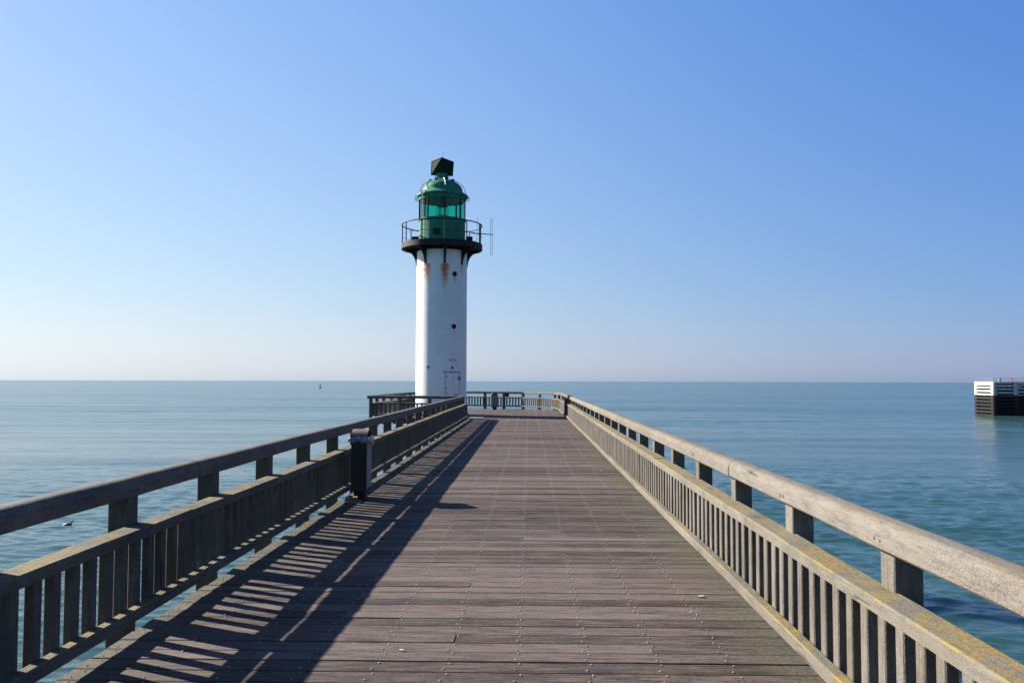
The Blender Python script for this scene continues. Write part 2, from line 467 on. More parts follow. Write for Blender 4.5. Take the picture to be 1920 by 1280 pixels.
# ------------------------------------------------------------------ timber railings
def hand_profile():
    w = .085; z0 = .836; z1 = .97; r = .058; pr = [(-w+.012, z0), (w-.012, z0), (w, z0+.012)]
    for k in range(7):
        a = math.pi/2*k/6; pr.append((w-r+r*math.cos(a), z1-r+r*math.sin(a)))
    for k in range(7):
        a = math.pi/2 + math.pi/2*k/6; pr.append((-w+r+r*math.cos(a), z1-r+r*math.sin(a)))
    pr.append((-w, z0+.012)); return pr
HP = hand_profile()
def chamfer(u0, u1, z0, z1, c=.006):
    return [(u0+c, z0), (u1-c, z0), (u1, z0+c), (u1, z1-c), (u1-c, z1), (u0+c, z1), (u0, z1-c), (u0, z0+c)]
def midp(d): return [(.150+d, .578), (.222+d, .578), (.222+d, .638), (.214+d, .646), (.068+d, .646), (.062+d, .64), (.062+d, .612), (.160+d, .598)]
def botp(d): return chamfer(.204+d, .276+d, .082, .160, .008)
BU = (.150, .2045); BZ = (.126, .582)

class Run:
    """one straight stretch of railing, from p towards q; n points to the deck side"""
    def __init__(self, root, p, q, n, mats, d=0.0):
        self.root = root; self.o = Vector((root.location.x, root.location.y, 0))
        self.p = Vector((p[0], p[1], 0)); self.q = Vector((q[0], q[1], 0)); self.L = (self.q - self.p).length
        self.t = (self.q - self.p) / self.L; self.n = Vector((n[0], n[1], 0)).normalized(); self.mats = mats; self.d = d
        self.n = (self.n - self.t * self.n.dot(self.t)).normalized()
    def beam(self, name, prof, s0, s1, mat, jig=.0016, step=.6):
        b = MB(); path = []; k = max(2, int((s1 - s0) / step) + 1)
        ju, jz = random.gauss(0, .002), random.gauss(0, .0022)
        for i in range(k):
            s = s0 + (s1 - s0) * i / (k - 1)
            path.append((self.p - self.o + self.t*s + self.n*(ju + random.gauss(0, jig)) + Vector((0,0,jz + random.gauss(0, jig))), self.n, Vector((0,0,1))))
        flip = self.t.cross(self.n).z < 0
        b.sweep(prof if not flip else prof[::-1], path, 0, True)
        return b.build(name, mat, self.root, sharp=35)
    def beams(self, name, prof, cuts, mat):
        return [self.beam(name, prof, a + .006, c - .006, mat) for a, c in zip(cuts[:-1], cuts[1:])]
    def at(self, s, u, z=0): return self.p - self.o + self.t*s + self.n*u + Vector((0,0,z))
_upm = {}
def upright_mesh(kind, w, dpt, z0, z1, mat):
    """chamfered timber upright, w along the railing (x), dpt across it (y)"""
    key = (kind, round(w,3), mat.name)
    if key not in _upm:
        b = MB(); c = .006
        pr = chamfer(-w/2, w/2, -dpt/2, dpt/2, c)
        path = [(Vector((0,0,z)), Vector((1,0,0)), Vector((0,1,0))) for z in (z0, (z0+z1)/2, z1)]
        b.sweep(pr, path, 0, False); _upm[key] = b.mesh(kind, mat, None)
    return _upm[key]
def place_upright(run, name, mesh, s, u, jitter=1.0):
    o = bpy.data.objects.new(name, mesh); COL.objects.link(o); o.parent = run.root
    o.location = run.at(s, u + random.gauss(0, .0015)*jitter, 0)
    o.rotation_euler = (random.gauss(0, .002), random.gauss(0, .002), math.atan2(run.t.y, run.t.x) + random.gauss(0, .012)*jitter)
    return o
def rest_mesh(run, items, mesh):
    """the far balusters as one mesh"""
    b = MB()
    vv = [v.co.copy() for v in mesh.vertices]; ff = [tuple(p.vertices) for p in mesh.polygons]
    for s, u in items:
        m = Matrix.Translation(run.at(s, u, 0)) @ Matrix.Rotation(math.atan2(run.t.y, run.t.x) + random.gauss(0, .012), 4, 'Z')
        b.add([m @ v for v in vv], ff, 0)
    return b

def walkway_railing(x, n, y0, y1, post0, pstep, joint, mjoint, mats, d, label, npart=100, bal_phase=0.0):
    root = empty('wooden_railing', (x, 0, 0))
    tag(root, label, 'railing', 'timber railings of the pier')
    r = Run(root, (x, y0), (x, y1), n, mats, d)
    def cuts(j):
        c = []
        s = j - y0
        while s > 0: s -= 4.55
        while s < r.L - 1.0:
            if s > .8: c.append(s)
            s += 4.55
        return [0.0] + c + [r.L]
    r.beams('handrail', HP, cuts(joint), mats[0])
    r.beams('mid_rail', midp(d), cuts(mjoint), mats[1])
    r.beams('bottom_rail', botp(d), cuts(mjoint + 1.5), mats[1])
    pm = upright_mesh('post', .15, .14, -.45, .84, mats[2]); bm = upright_mesh('baluster', .081, BU[1]-BU[0], *BZ, mats[2])
    y = post0 + .075
    while y - pstep > y0 + .1: y -= pstep
    posts = []
    while y < y1: posts.append(y); y += pstep
    posts[-1] = y1 - .08 if y1 - posts[-1] < .5 else posts[-1]
    if y1 - posts[-1] > .3: posts.append(y1 - .08)
    for y in posts: place_upright(r, 'post', pm, y - y0, -.004 + d*.5)
    bb = MB(); bb.ball((0, 0, 0), .011, .011, .006, 8, 5); bmesh_ = bb.mesh('bolt', M['under'])
    for y in [q for q in posts if 2 < q < 18]:
        for dy in (-.035, .03):
            o = bpy.data.objects.new('bolt', bmesh_); COL.objects.link(o); o.parent = root
            o.location = r.at(y - y0 + dy, .086, .885 + random.uniform(-.006, .006)); o.rotation_euler = (0, R(90), 0)
    bp = pstep / 8; y = posts[0] + bal_phase; ys = []
    while y - bp > y0 + .05: y -= bp
    while y < y1 - .04: ys.append(y); y += bp
    ys.append(y1 - .05)
    vis = [q for q in ys if q > 2.0]
    near = vis[:npart]; rest = [q for q in ys if q not in near]
    uc = (BU[0]+BU[1])/2 + d
    for q in near: place_upright(r, 'baluster', bm, q - y0 + random.gauss(0, .004), uc)
    far = rest_mesh(r, [(q - y0, uc) for q in rest], bm).build('baluster', mats[2], root, sharp=None)
    far['kind'] = 'stuff'
    return root, r
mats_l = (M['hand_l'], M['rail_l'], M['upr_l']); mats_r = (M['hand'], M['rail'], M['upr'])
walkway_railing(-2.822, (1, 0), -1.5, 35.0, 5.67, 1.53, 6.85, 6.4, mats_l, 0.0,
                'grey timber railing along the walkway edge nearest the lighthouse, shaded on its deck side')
walkway_railing(1.772, (-1, 0), -1.5, 35.9, 4.01, 1.51, 7.07, 6.2, mats_r, -.05,
                'sunlit grey timber railing with yellow lichen along the open channel edge of the walkway')

# the railing round the lighthouse terrace
TP = [(1.80, 36.25), (1.78, 44.2), (1.45, 46.5), (-.30, 48.9), (-3.9, 50.3), (-6.35, 48.4), (-6.9, 39.2), (-6.92, 35.62), (-2.95, 35.62)]
tr = empty('wooden_railing', (-2.5, 43, 0))
tag(tr, 'weathered timber railing turning round the terrace behind and beside the white lighthouse', 'railing', 'timber railings of the pier')
cen = Vector((-2.6, 41.5))
tot = []
tm = (M['end'], M['end'], M['end'])
pm = upright_mesh('post', .14, .14, -.45, .84, M['end']); bm = upright_mesh('baluster', .081, BU[1]-BU[0], *BZ, M['end'])
rest_b = MB()
for i in range(len(TP)-1):
    p, q = Vector(TP[i]), Vector(TP[i+1])
    t = (q - p).normalized(); n = Vector((-t.y, t.x))
    if n.dot(cen - (p+q)/2) < 0: n = -n
    r = Run(tr, p, q, n, tm)
    ext = .03
    r.beam('handrail', HP, -ext, r.L + ext, M['end'])
    r.beam('mid_rail', midp(0), .0 if i else -.05, r.L - (.06 if i else .1), M['end'])
    r.beam('bottom_rail', botp(0), .0 if i else -.05, r.L - (.06 if i else .1), M['end'])
    np_ = max(1, round(r.L / 1.5))
    for k in range(np_): place_upright(r, 'post', pm, .08 + (r.L - .16) * k / np_, 0)
    if i == len(TP)-2: place_upright(r, 'post', pm, r.L - .06, 0)
    nb = max(2, int(r.L / .19)); uc = (BU[0]+BU[1])/2
    for k in range(nb):
        s = .1 + (r.L - .25) * k / (nb - 1)
        if i in (1, 2, 3, 4) : place_upright(r, 'baluster', bm, s, uc)
        else:
            sub = rest_mesh(r, [(s, uc)], bm); rest_b.add(sub.v, sub.f)
o = rest_b.build('baluster', M['end'], tr, sharp=None); o['kind'] = 'stuff'
# the dark square newel where walkway and terrace railings meet
b = MB()
pr = chamfer(-.085, .085, -.085, .085, .01)
b.sweep(pr, [(Vector((0,0,z)), Vector((1,0,0)), Vector((0,1,0))) for z in (-.4, .4, .86)], 0, False)
nw = b.build('newel_post', M['under'], tr); nw.location = Vector((1.60, 36.08, 0)) - tr.location

# ------------------------------------------------------------------ lighthouse
LX, LY = -4.15, 38.8
lh = empty('lighthouse', (LX, LY, 0))
tag(lh, 'white cylindrical lighthouse with green lantern and black gallery beside the pier end', 'lighthouse')
RT = 1.186
b = MB(); b.lathe([(RT, -.5), (RT, .0), (RT, 2), (RT, 4), (RT, 6), (RT, 7.66)], seg=96)
tower = b.build('tower', M['tower'], lh)
b = MB(); b.lathe([(1.32, -.6), (1.32, .06), (1.30, .08), (RT-.01, .08)], seg=72); b.build('base_ring', M['gap'], lh)
def on(r, a, z): return Vector((r*math.sin(a), -r*math.cos(a), z))
def curved_patch(b, r0, r1, a0, a1, z0, z1, seg=8, mi=0):
    vs = []; fs = []
    for i in range(seg+1):
        a = a0 + (a1-a0)*i/seg
        vs += [on(r0,a,z0), on(r1,a,z0), on(r1,a,z1), on(r0,a,z1)]
    for i in range(seg):
        k = i*4; j = k+4
        for m in range(4): fs.append((k+m, k+(m+1)%4, j+(m+1)%4, j+m)[::-1])
    fs += [(0,1,2,3), (seg*4+3, seg*4+2, seg*4+1, seg*4)]
    b.add(vs, fs, mi, True)
# door
D0, D1 = R(15.5), R(50)
b = MB(); curved_patch(b, RT-.02, RT+.012, D0, D1, .12, 1.98, 12); door = b.build('door', M['door'], lh)
b = MB()
curved_patch(b, RT-.02, RT+.014, D0-R(1.0), D0-R(.1), .1, 1.98, 2)
curved_patch(b, RT-.02, RT+.014, D1+R(.1), D1+R(1.0), .1, 1.98, 2)
b.build('door_seal', M['gap'], door)
b = MB(); curved_patch(b, RT-.02, RT+.05, D0-R(5), D1+R(3), 2.0, 2.03, 14); b.build('drip_strip', M['galv'], door)
for z in (.45, 1.72):
    b = MB(); curved_patch(b, RT, RT+.05, D1-R(2.5), D1+R(2), z-.08, z+.08, 2); b.build('hinge', M['gap'], door)
b = MB(); b.box(-.03, .03, -.02, .04, -.03, .03); b.tube([(0,-.02,0),(0,-.07,0),(-.09,-.07,0)], .012)
h = b.build('handle', M['black'], door); h.location = on(RT+.02, R(40), .98); h.rotation_euler = (0,0,R(40))
for z, a in ((1.28, 18), (1.05, 20), (.80, 20), (.35, 19), (1.80, 19.5)):
    b = MB(); b.ball((0,0,0), .028, .02, .03, 8, 5); k = b.build('bolt', M['black'], door); k.location = on(RT+.015, R(a), z)
b = MB(); curved_patch(b, RT, RT+.016, R(29), R(34.5), 1.62, 1.84, 3); b.build('notice_plate', M['pale'], door)
# small dark lamp above the door, portholes, diamond plate, lettering
b = MB(); b.ball((0,-.03,0), .05, .06, .055, 10, 6); b.tube([(0,0,.05),(0,-.03,.07)], .015); k = b.build('door_lamp', M['black'], lh); k.location = on(RT, R(31.5), 2.2)
for a, z in ((R(35.5), 6.52), (R(34.5), 4.10)):
    b = MB()
    prof = [(.0, .0), (.07, .0)]
    ringp = [(.072, .0), (.072, .045), (.11, .045), (.115, .0)]
    def disc(pr, mi):
        vs = []; fs = []; n = len(pr); sg = 20
        for i in range(sg):
            t = 2*math.pi*i/sg
            for r_, y_ in pr: vs.append((r_*math.cos(t), -y_, r_*math.sin(t)))
        for i in range(sg):
            j = (i+1) % sg
            for m in range(n-1): fs.append((i*n+m, i*n+m+1, j*n+m+1, j*n+m))
        b.add(vs, fs, mi, True)
    disc([(0, .02), (.074, .02)], 0); disc(ringp, 0)
    k = b.build('porthole', M['black'], lh); k.location = on(RT - .012, a, z); k.rotation_euler = (0, 0, a)
b = MB(); b.box(-.055, .055, -.02, .02, -.055, .055, M=Matrix.Rotation(R(45), 4, 'Y'))
k = b.build('sign_plate', M['rust'], lh); k.location = on(RT+.012, R(-24), 2.24); k.rotation_euler = (0,0,R(-24))
cu = bpy.data.curves.new('lettering', 'FONT'); cu.body = 'E47 b'; cu.size = .17; cu.extrude = .002; cu.align_x = 'CENTER'
to = bpy.data.objects.new('tmp', cu); COL.objects.link(to)
dg = bpy.context.evaluated_depsgraph_get(); me = bpy.data.meshes.new_from_object(to.evaluated_get(dg)); bpy.data.objects.remove(to)
a0 = R(32.5)
for v in me.vertices:
    aa = a0 + v.co.x / RT; rr = RT + .003 + v.co.z; v.co = on(rr, aa, 2.50 + v.co.y)
me.materials.clear(); me.materials.append(M['gap']); me.name = 'lettering'
k = bpy.data.objects.new('lettering', me); COL.objects.link(k); k.parent = lh
# gallery
GZ0, GZ1, GR = 7.76, 8.02, 1.91
b = MB(); b.lathe([(RT-.02, GZ0+.02), (1.45, GZ0+.06), (GR-.04, GZ0), (GR, GZ0+.01), (GR, GZ1), (GR-.05, GZ1), (GR-.06, GZ1-.06), (RT-.1, GZ1-.05)], seg=96)
gal = b.build('gallery_deck', M['black'], lh)
for k in range(8):
    a = R(12 + 45*k); b = MB(); w = .045
    pts = [(RT-.01, GZ0+.03), (GR-.10, GZ0+.03), (GR-.12, GZ0-.03)]
    for j in range(1, 9):
        q = math.pi/2*j/8; rr = (GR-.12) - (GR-.12-RT-.04)*math.sin(q); zz = 7.02 + (GZ0-.05-7.02)*(math.cos(q))
        pts.append((rr, zz))
    pts += [(RT+.035, 6.99), (RT-.01, 6.99)]
    T = Vector((math.cos(a), math.sin(a), 0)); n = len(pts)
    vs = [on(r_, a, z_) - T*w for r_, z_ in pts] + [on(r_, a, z_) + T*w for r_, z_ in pts]
    fs = [tuple(range(n)), tuple(range(2*n-1, n-1, -1))] + [(m, n+m, n+(m+1)%n, (m+1)%n)[::-1] for m in range(n)]
    b.add(vs, fs); b.build('bracket', M['black'], lh)
circ = lambda r, z, n=72: [on(r, 2*math.pi*i/n, z) for i in range(n)]
b = MB(); b.tube(circ(GR-.03, 8.93), .029, 8, closed=True); b.build('guard_rail', M['black'], lh)
b = MB(); b.tube(circ(GR-.03, 8.42), .009, 6, closed=True); b.build('guard_wire', M['black'], lh)
for k in range(11):
    a = R(10 + 360/11*k); b = MB(); b.tube([on(GR-.03, a, GZ1-.1), on(GR-.03, a, 8.93)], .025 if k != 2 else .042, 8)
    b.build('guard_post', M['black'], lh)
# lantern: drum, glazing, mullions, dome
RL = 1.09
b = MB(); b.lathe([(RL+.02, GZ1-.06), (RL+.02, GZ1+.05), (RL, GZ1+.07), (RL, 9.12), (RL+.035, 9.13), (RL+.035, 9.19), (RL-.06, 9.20), (RL-.08, 8.1)], seg=72)
drum = b.build('lantern_drum', M['green'], lh)
b = MB(); curved_patch(b, RL, RL+.03, R(-16), R(2), 8.36, 8.62, 6); b.build('hatch', M['dgreen'], drum)
for k in range(8):
    a = R(12.4 + 45*k)
    b = MB(); b.lathe([(RL-.02, 9.19), (RL-.02, 10.26)], seg=10, a0=a, a1=a + R(45)); b.build('window_pane', M['glass'], lh)
    b = MB(); curved_patch(b, RL-.05, RL+.022, a-R(1.5), a+R(1.5), 9.16, 10.3, 2); b.build('mullion', M['dgreen'], lh)
b = MB()
dome = [(RL-.05, 10.10), (RL+.03, 10.10), (RL+.035, 10.20), (1.19, 10.25), (1.215, 10.30), (1.20, 10.36), (1.10, 10.42), (1.0, 10.50), (.955, 10.58)]
for j in range(1, 13):
    q = math.pi/2*j/12*.86; dome.append((.955*math.cos(q), 10.58 + .56*math.sin(q)))
dome.append((.24, 11.12))
b.lathe(dome, seg=72); roof = b.build('dome', M['green'], lh)
b = MB(); b.lathe([(RL-.06, 10.12), (RL-.09, 10.12), (.75, 10.35), (.3, 10.6), (0, 10.65)], seg=48); b.build('dome_lining', M['lining'], roof)
b = MB(); b.tube([on(.95*math.cos(q)+.035, R(14), 10.58+.56*math.sin(q)+.035) for q in [math.pi/2*.86*j/8 for j in range(9)]], .022, 6); b.build('dome_line', M['pale'], roof)  # thin pale tube running up the front of the dome
b = MB()
for sgn in (1, -1):
    b.tube([on(1.2, R(90*sgn), 10.30)] + [on(1.0*math.cos(q)+.07, R(90*sgn), 10.55+.62*math.sin(q)) for q in [math.pi/2*.8*j/9 for j in range(10)]], .014, 6)
b.build('dome_rod', M['black'], roof)
for aa in (-62, -20, 20, 58):
    b = MB(); b.box(-.05, .05, -.05, .05, -.02, .09); k = b.build('lug', M['dgreen'], roof); q = .95
    k.location = on(.62, R(aa), 10.99); k.rotation_euler = (0,0,R(aa))
for sgn in (1, -1):
    for aa in (78, 97):
        b = MB(); c0 = on(1.22, R(aa*sgn), 10.22)
        T = on(1, R(aa*sgn), 0)
        b.tube([c0 + T*(.075*math.cos(t)) + Vector((0,0,.085*math.sin(t))) for t in [2*math.pi*i/14 for i in range(14)]], .014, 6, closed=True)
        b.build('rim_hook', M['black'], roof)
# neck and the faceted day mark on top
b = MB(); b.lathe([(.34, 11.04), (.285, 11.10), (.275, 11.40)], seg=32); neck = b.build('neck', M['green'], lh)
b = MB()
cor = [(-.40, -.06), (.40, -.06), (.40, .06), (-.40, .06)]
vs = [(0, -.40, 12.10), (0, .40, 12.10), (-.52, 0, 12.01), (.53, 0, 11.99), (-.54, -.04, 11.36), (.49, -.04, 11.31), (.49, .04, 11.31), (-.54, .04, 11.36), (0, -.14, 11.55), (0, .14, 11.55)]
fs = [(0, 4, 8), (4, 5, 8), (5, 0, 8), (0, 2, 4), (0, 5, 3), (1, 9, 7), (7, 9, 6), (6, 9, 1), (1, 7, 2), (1, 3, 6), (0, 3, 1, 2), (2, 7, 4), (3, 5, 6), (4, 7, 6, 5)]
b.add(vs, fs); mark = b.build('reflector', M['dgreen'], lh, sharp=None)
b = MB()
for i, j in ((0, 4), (0, 5), (0, 2), (0, 3), (2, 4), (3, 5), (4, 5), (1, 7), (1, 6), (1, 2), (1, 3)): b.tube([vs[i], vs[j]], .012, 5)
b.build('reflector_edge', M['dgreen'], mark)
for i in range(4):
    b = MB(); x, y_ = cor[i]; b.tube([(x*.75, y_*.75, 11.42), (x*1.0, y_*1.0, 10.98)], .009, 5); b.build('stay', M['black'], mark)
b = MB(); b.tube([(.02, 0, 12.05), (.02, 0, 12.45)], .009, 6); b.build('lightning_rod', M['black'], lh)
# lamp inside the lantern
b = MB(); b.lathe([(0, 9.40), (.26, 9.40), (.26, 9.10), (.22, 9.05), (.22, 8.2)], seg=32); lamp = b.build('lamp', M['dgreen'], lh)
b = MB(); b.lathe([(.20, 9.40), (.31, 9.47), (.33, 9.62), (.31, 9.77), (.20, 9.84)], seg=32); b.build('lens', M['lens'], lamp)
b = MB(); b.lathe([(.24, 9.84), (.24, 9.88), (.10, 10.0), (.10, 10.5)], seg=24); b.build('lamp_cap', M['black'], lamp)
# inner catwalk panels behind the glass
# ladder on the lantern
lad = []
b = MB()
for aa in (-47, -34):
    b.tube([on(RL+.13, R(aa), 8.05), on(RL+.13, R(aa), 10.42)] + ([on(RL-.02, R(aa), 10.62), on(.72, R(aa), 10.98)] if aa == -47 else []), .016, 6)
ladder = b.build('ladder', M['dgreen'], lh)
for k in range(11):
    z = 8.2 + .21*k; b = MB(); b.tube([on(RL+.13, R(-47), z), on(RL+.13, R(-34), z)], .012, 5); b.build('rung', M['dgreen'], ladder)
b = MB(); b.tube([on(RL+.18, R(-40), 8.75), on(RL+.18, R(-40), 10.75)], .020, 8); b.build('conduit', M['pale'], lh)
# two plain dark boxes flanking the drum
for aa in (-97, 97):
    b = MB(); b.box(-.10, .10, -.16, .12, 0, .34); b.box(-.14, .14, -.19, -.16, .02, .32)
    k = b.build('drum_box', M['black'], lh); k.location = on(RL+.16, R(aa), 8.10); k.rotation_euler = (0, 0, R(aa))
# aerials on the gallery rail
an = MB(); an.tube([(1.35, .1, 8.60), (2.42, -.25, 8.47)], .022, 8); ant = an.build('antenna_arm', M['black'], lh)
b = MB(); c0 = Vector((2.35, -.23, 0)); pts = []
for j in range(9):
    t = math.pi*j/8; pts.append(c0 + Vector((.045*math.cos(t), 0, 9.17+.045*math.sin(t))))
for j in range(9):
    t = math.pi + math.pi*j/8; pts.append(c0 + Vector((.045*math.cos(t), 0, 7.56+.045*math.sin(t))))
b.tube(pts, .013, 6, closed=True); b.build('dipole', M['alu'], ant)
b = MB(); b.tube([(1.62, .3, 8.05), (1.66, .3, 9.40)], .008, 6); b.build('whip_aerial', M['galv'], lh)

# ------------------------------------------------------------------ litter bins
bn = empty('litter_bin', (-2.33, 11.49, 0), R(90))
tag(bn, 'rust stained dark litter bin with ribbed side and arched hood against the shaded railing', 'litter bin', 'litter bins on the pier')
W, Dp = .38, .21
b = MB()
b.box(-W/2, W/2, -Dp/2+.012, Dp/2, .13, .84)
b.build('body', M['binblk'], bn)
b = MB(); 
path = []
n = 84
pr = [(-W/2+.012, -Dp/2+.011)]
vs = []; fs = []
for i in range(n+1):
    z = .16 + .66*i/n; y_ = -Dp/2 + (.004 if i % 4 < 2 else -.006)
    vs += [(-W/2+.014, y_, z), (W/2-.014, y_, z)]
for i in range(n): fs.append((2*i, 2*i+1, 2*i+3, 2*i+2))
vs += [(-W/2+.014, -Dp/2+.013, .16), (W/2-.014, -Dp/2+.013, .16), (-W/2+.014, -Dp/2+.013, .82), (W/2-.014, -Dp/2+.013, .82)]
m = 2*(n+1); fs += [(m, m+1, 1, 0), (m+2, 2*n, 2*n+1, m+3)]
b.add(vs, fs); b.build('ribbed_panel', M['galv'], bn)
b = MB(); arc = [(W/2*.86*math.cos(t), .842 + .125*math.sin(t)) for t in [math.pi*j/14 for j in range(15)]]
arc2 = [(x*.93, .842 + (z-.842)*.92) for x, z in arc]
vs = []; fs = []
for y_ in (-Dp/2-.005, Dp/2+.01):
    vs += [(x, y_, z) for x, z in arc] + [(x, y_, z) for x, z in arc2]
for j in range(14):
    fs += [(j, j+1, 30+j+1, 30+j), (15+j+1, 15+j, 45+j, 45+j+1), (j, 15+j, 15+j+1, j+1), (30+j, 30+j+1, 45+j+1, 45+j)]
fs.append(tuple(range(45, 60)))
b.add(vs, fs, 0, True); b.build('hood', M['binhood'], bn)
b = MB(); b.box(-.11, .11, -.07, .08, .006, .14); b.box(-.15, .15, -.09, .10, 0, .012); b.build('foot', M['binblk'], bn)
far_bin = dup(bn); far_bin.location = (-1.95, 46.1, 0); far_bin.rotation_euler = (0, 0, R(8))
tag(far_bin, 'grey fronted litter bin standing at the far terrace railing past the lighthouse', 'litter bin', 'litter bins on the pier')
# liner bag of the near bin only: a crumpled collar hanging over the rim
rg = random.Random(3); b = MB(); vs = []; fs = []; n = 44; m = 6
loop = []
for i in range(n):
    t = i/n*4; a = W/2+.008; c = Dp/2+.012
    k = int(t); f = t - k
    loop.append([(-a+2*a*f, -c), (a, -c+2*c*f), (a-2*a*f, c), (-a, c-2*c*f)][k])
for i, (x, y_) in enumerate(loop):
    ln = .05 + .045*rg.random() + (.05 if y_ < -Dp/2 and x > .05 else 0)
    for j in range(m):
        q = j/(m-1); o_ = .006 + .014*rg.random() + .012*math.sin(q*math.pi)
        s_ = 1 + o_/.15
        vs.append((x*s_ if abs(x) > .05 else x, y_*s_, .862 - ln*q + .008*rg.random()))
for i in range(n):
    j2 = (i+1) % n
    for j in range(m-1): fs.append((i*m+j, j2*m+j, j2*m+j+1, i*m+j+1))
b.add(vs, fs, 0, True)
bag = b.build('bin_bag', M['bag'], bn, sharp=None)
b = MB(); b.box(-.07, .16, -.14, .14, .006, .03, M=Matrix.Rotation(R(8), 4, 'Y')); b.box(-.02, .10, -.10, .12, .03, .065)
pl = b.build('brown_slab', M['rust'], bn); pl.location = (-.25, .10, .0); pl.rotation_euler = (0, 0, R(-80))  # flat brownish slab lying beside the bin foot

# dark round-topped box behind the far railing
b = MB(); vs = []
pr = [(-.2, 0), (.2, 0), (.2, .1)] + [(.2*math.cos(t), .1+.13*math.sin(t)) for t in [math.pi*j/10 for j in range(1, 10)]] + [(-.2, .1)]
b.sweep(pr, [(Vector((0, y_, 0)), Vector((1,0,0)), Vector((0,0,1))) for y_ in (0, .28)], 0, False)
jb = b.build('round_topped_box', M['black']); jb.location = (-1.42, 49.35, .66)
tag(jb, 'small dark round-topped box on the far terrace railing beside the litter bin', 'box')

# galvanised threshold plate where the shaded railing ends
b = MB(); b.box(-.30, .30, -.55, .55, 0, .008)
for sx in (-.26, .26):
    for sy in (-.5, 0, .5): b.ball((sx, sy, .008), .014, .014, .006, 8, 4)
tp = b.build('metal_plate', M['galv']); tp.location = (-2.30, 36.2, .005)
tag(tp, 'flat pale metal plate on the deck at the end of the shaded railing', 'plate')
# litter on the boards
def scrap(x, y, s, label, seed):
    rr = random.Random(seed); b = MB(); n = 9
    s *= .7; top = [(s*(.6+.4*rr.random())*math.cos(2*math.pi*k/n), .55*s*(.6+.4*rr.random())*math.sin(2*math.pi*k/n), .004+.006*rr.random()) for k in range(n)]
    b.add(top + [(p[0], p[1], 0) for p in top], [tuple(range(n))] + [(k, n+k, n+(k+1)%n, (k+1)%n) for k in range(n)])
    o = b.build('paper_scrap', M['scrap']); o.location = (x, y, .005)
    tag(o, label, 'litter', 'scraps lying on the deck')
scrap(-.775, 5.10, .03, 'white scrap lying on bare boards in the middle of the near deck', 1)
scrap(1.31, 6.42, .045, 'whitish scrap on the boards close to the sunlit railing foot, nearest of its side', 2)
scrap(1.33, 15.2, .05, 'tiny white scrap by the sunlit railing, far beyond the bin', 3)
scrap(-1.86, 7.0, .022, 'tiny white scrap among the striped baluster shadows', 4)

# ------------------------------------------------------------------ bird, buoy, far jetty head
zb = float(Z[np.argmin(abs(rad - 51.98)), np.argmin(abs(th - math.atan2(-25.36, 45.37)))])
bd = empty('water_bird', (-25.36, 45.37, SEA + zb - .045), R(0))
tag(bd, 'small dark long-necked water bird swimming on the sea beyond the shaded railing', 'bird')
b = MB()
body = [(-.36, .005, .03), (-.28, .05, .055), (-.14, .10, .08), (.0, .115, .09), (.10, .095, .09), (.15, .05, .11), (.175, .036, .17), (.19, .032, .23), (.205, .036, .275), (.235, .034, .295), (.27, .018, .29), (.285, .010, .288)]
path = []
for i, (x, r_, z) in enumerate(body):
    a = body[max(i-1, 0)]; c = body[min(i+1, len(body)-1)]
    t = Vector((c[0]-a[0], 0, c[2]-a[2])).normalized(); A = Vector((0, 1, 0)); Bv = t.cross(A)
    path.append((Vector((x, 0, z - .03)), A*r_*(1.0 if i > 5 else 1.15), Bv*r_*(1.0 if i > 5 else .8)))
b.sweep([(math.cos(2*math.pi*k/10), math.sin(2*math.pi*k/10)) for k in range(10)], path, 0, True)
b.build('body', M['feather'], bd)
b = MB(); b.tube([(.28, 0, .258), (.33, 0, .255), (.365, 0, .248)], .007, 6); b.build('bill', M['bill'], bd)

by = empty('buoy', (-193.7, 761.8, SEA))
tag(by, 'dark lattice navigation buoy far out on the sea near the horizon', 'buoy')
b = MB(); b.lathe([(0, -.3), (1.05, -.3), (1.15, .1), (1.15, .5), (1.0, .75), (0, .8)], seg=24); b.build('float', M['navy'], by)
b = MB()
for k in range(4):
    a = R(45+90*k); b.tube([on(.85, a, .7), on(.35, a, 3.1)], .07, 6)
    a2 = R(45+90*(k+1))
    for z0_, r0_, z1_, r1_ in ((.9, .8, 1.9, .6), (1.9, .6, 3.0, .37)): b.tube([on(r0_, a, z0_), on(r1_, a2, z1_)], .05, 5)
b.tube(circ(.6, 1.9, 16), .05, 5, closed=True); b.build('lattice', M['navy'], by)
b = MB(); b.lathe([(0, 3.1), (.45, 3.1), (.5, 2.1), (.3, 2.0)], seg=16); b.build('panel', M['buoyred'], by)
b = MB(); b.lathe([(0, 3.1), (.16, 3.1), (.16, 3.6), (.32, 3.7), (.32, 4.25), (0, 4.5)], seg=16); b.build('lantern', M['navy'], by)

jx, jy = 108.05, 195.5
jh = empty('jetty_head', (jx, jy, SEA))
tag(jh, 'distant slatted jetty head, white above the tide mark and black with weed below', 'jetty')
JZ = 1.55 - SEA; JB = -.8
JL, JW = 8.6, 16.0
def part(name, mat, *boxes):
    b = MB()
    for bx in boxes: b.box(*bx)
    return b.build(name, mat, jh)
part('core', M['black'], (.75, JW-.6, 1.3, JL-.9, JB, JZ-.3))
lv = [JZ - .55 - .82*k for k in range(10)]
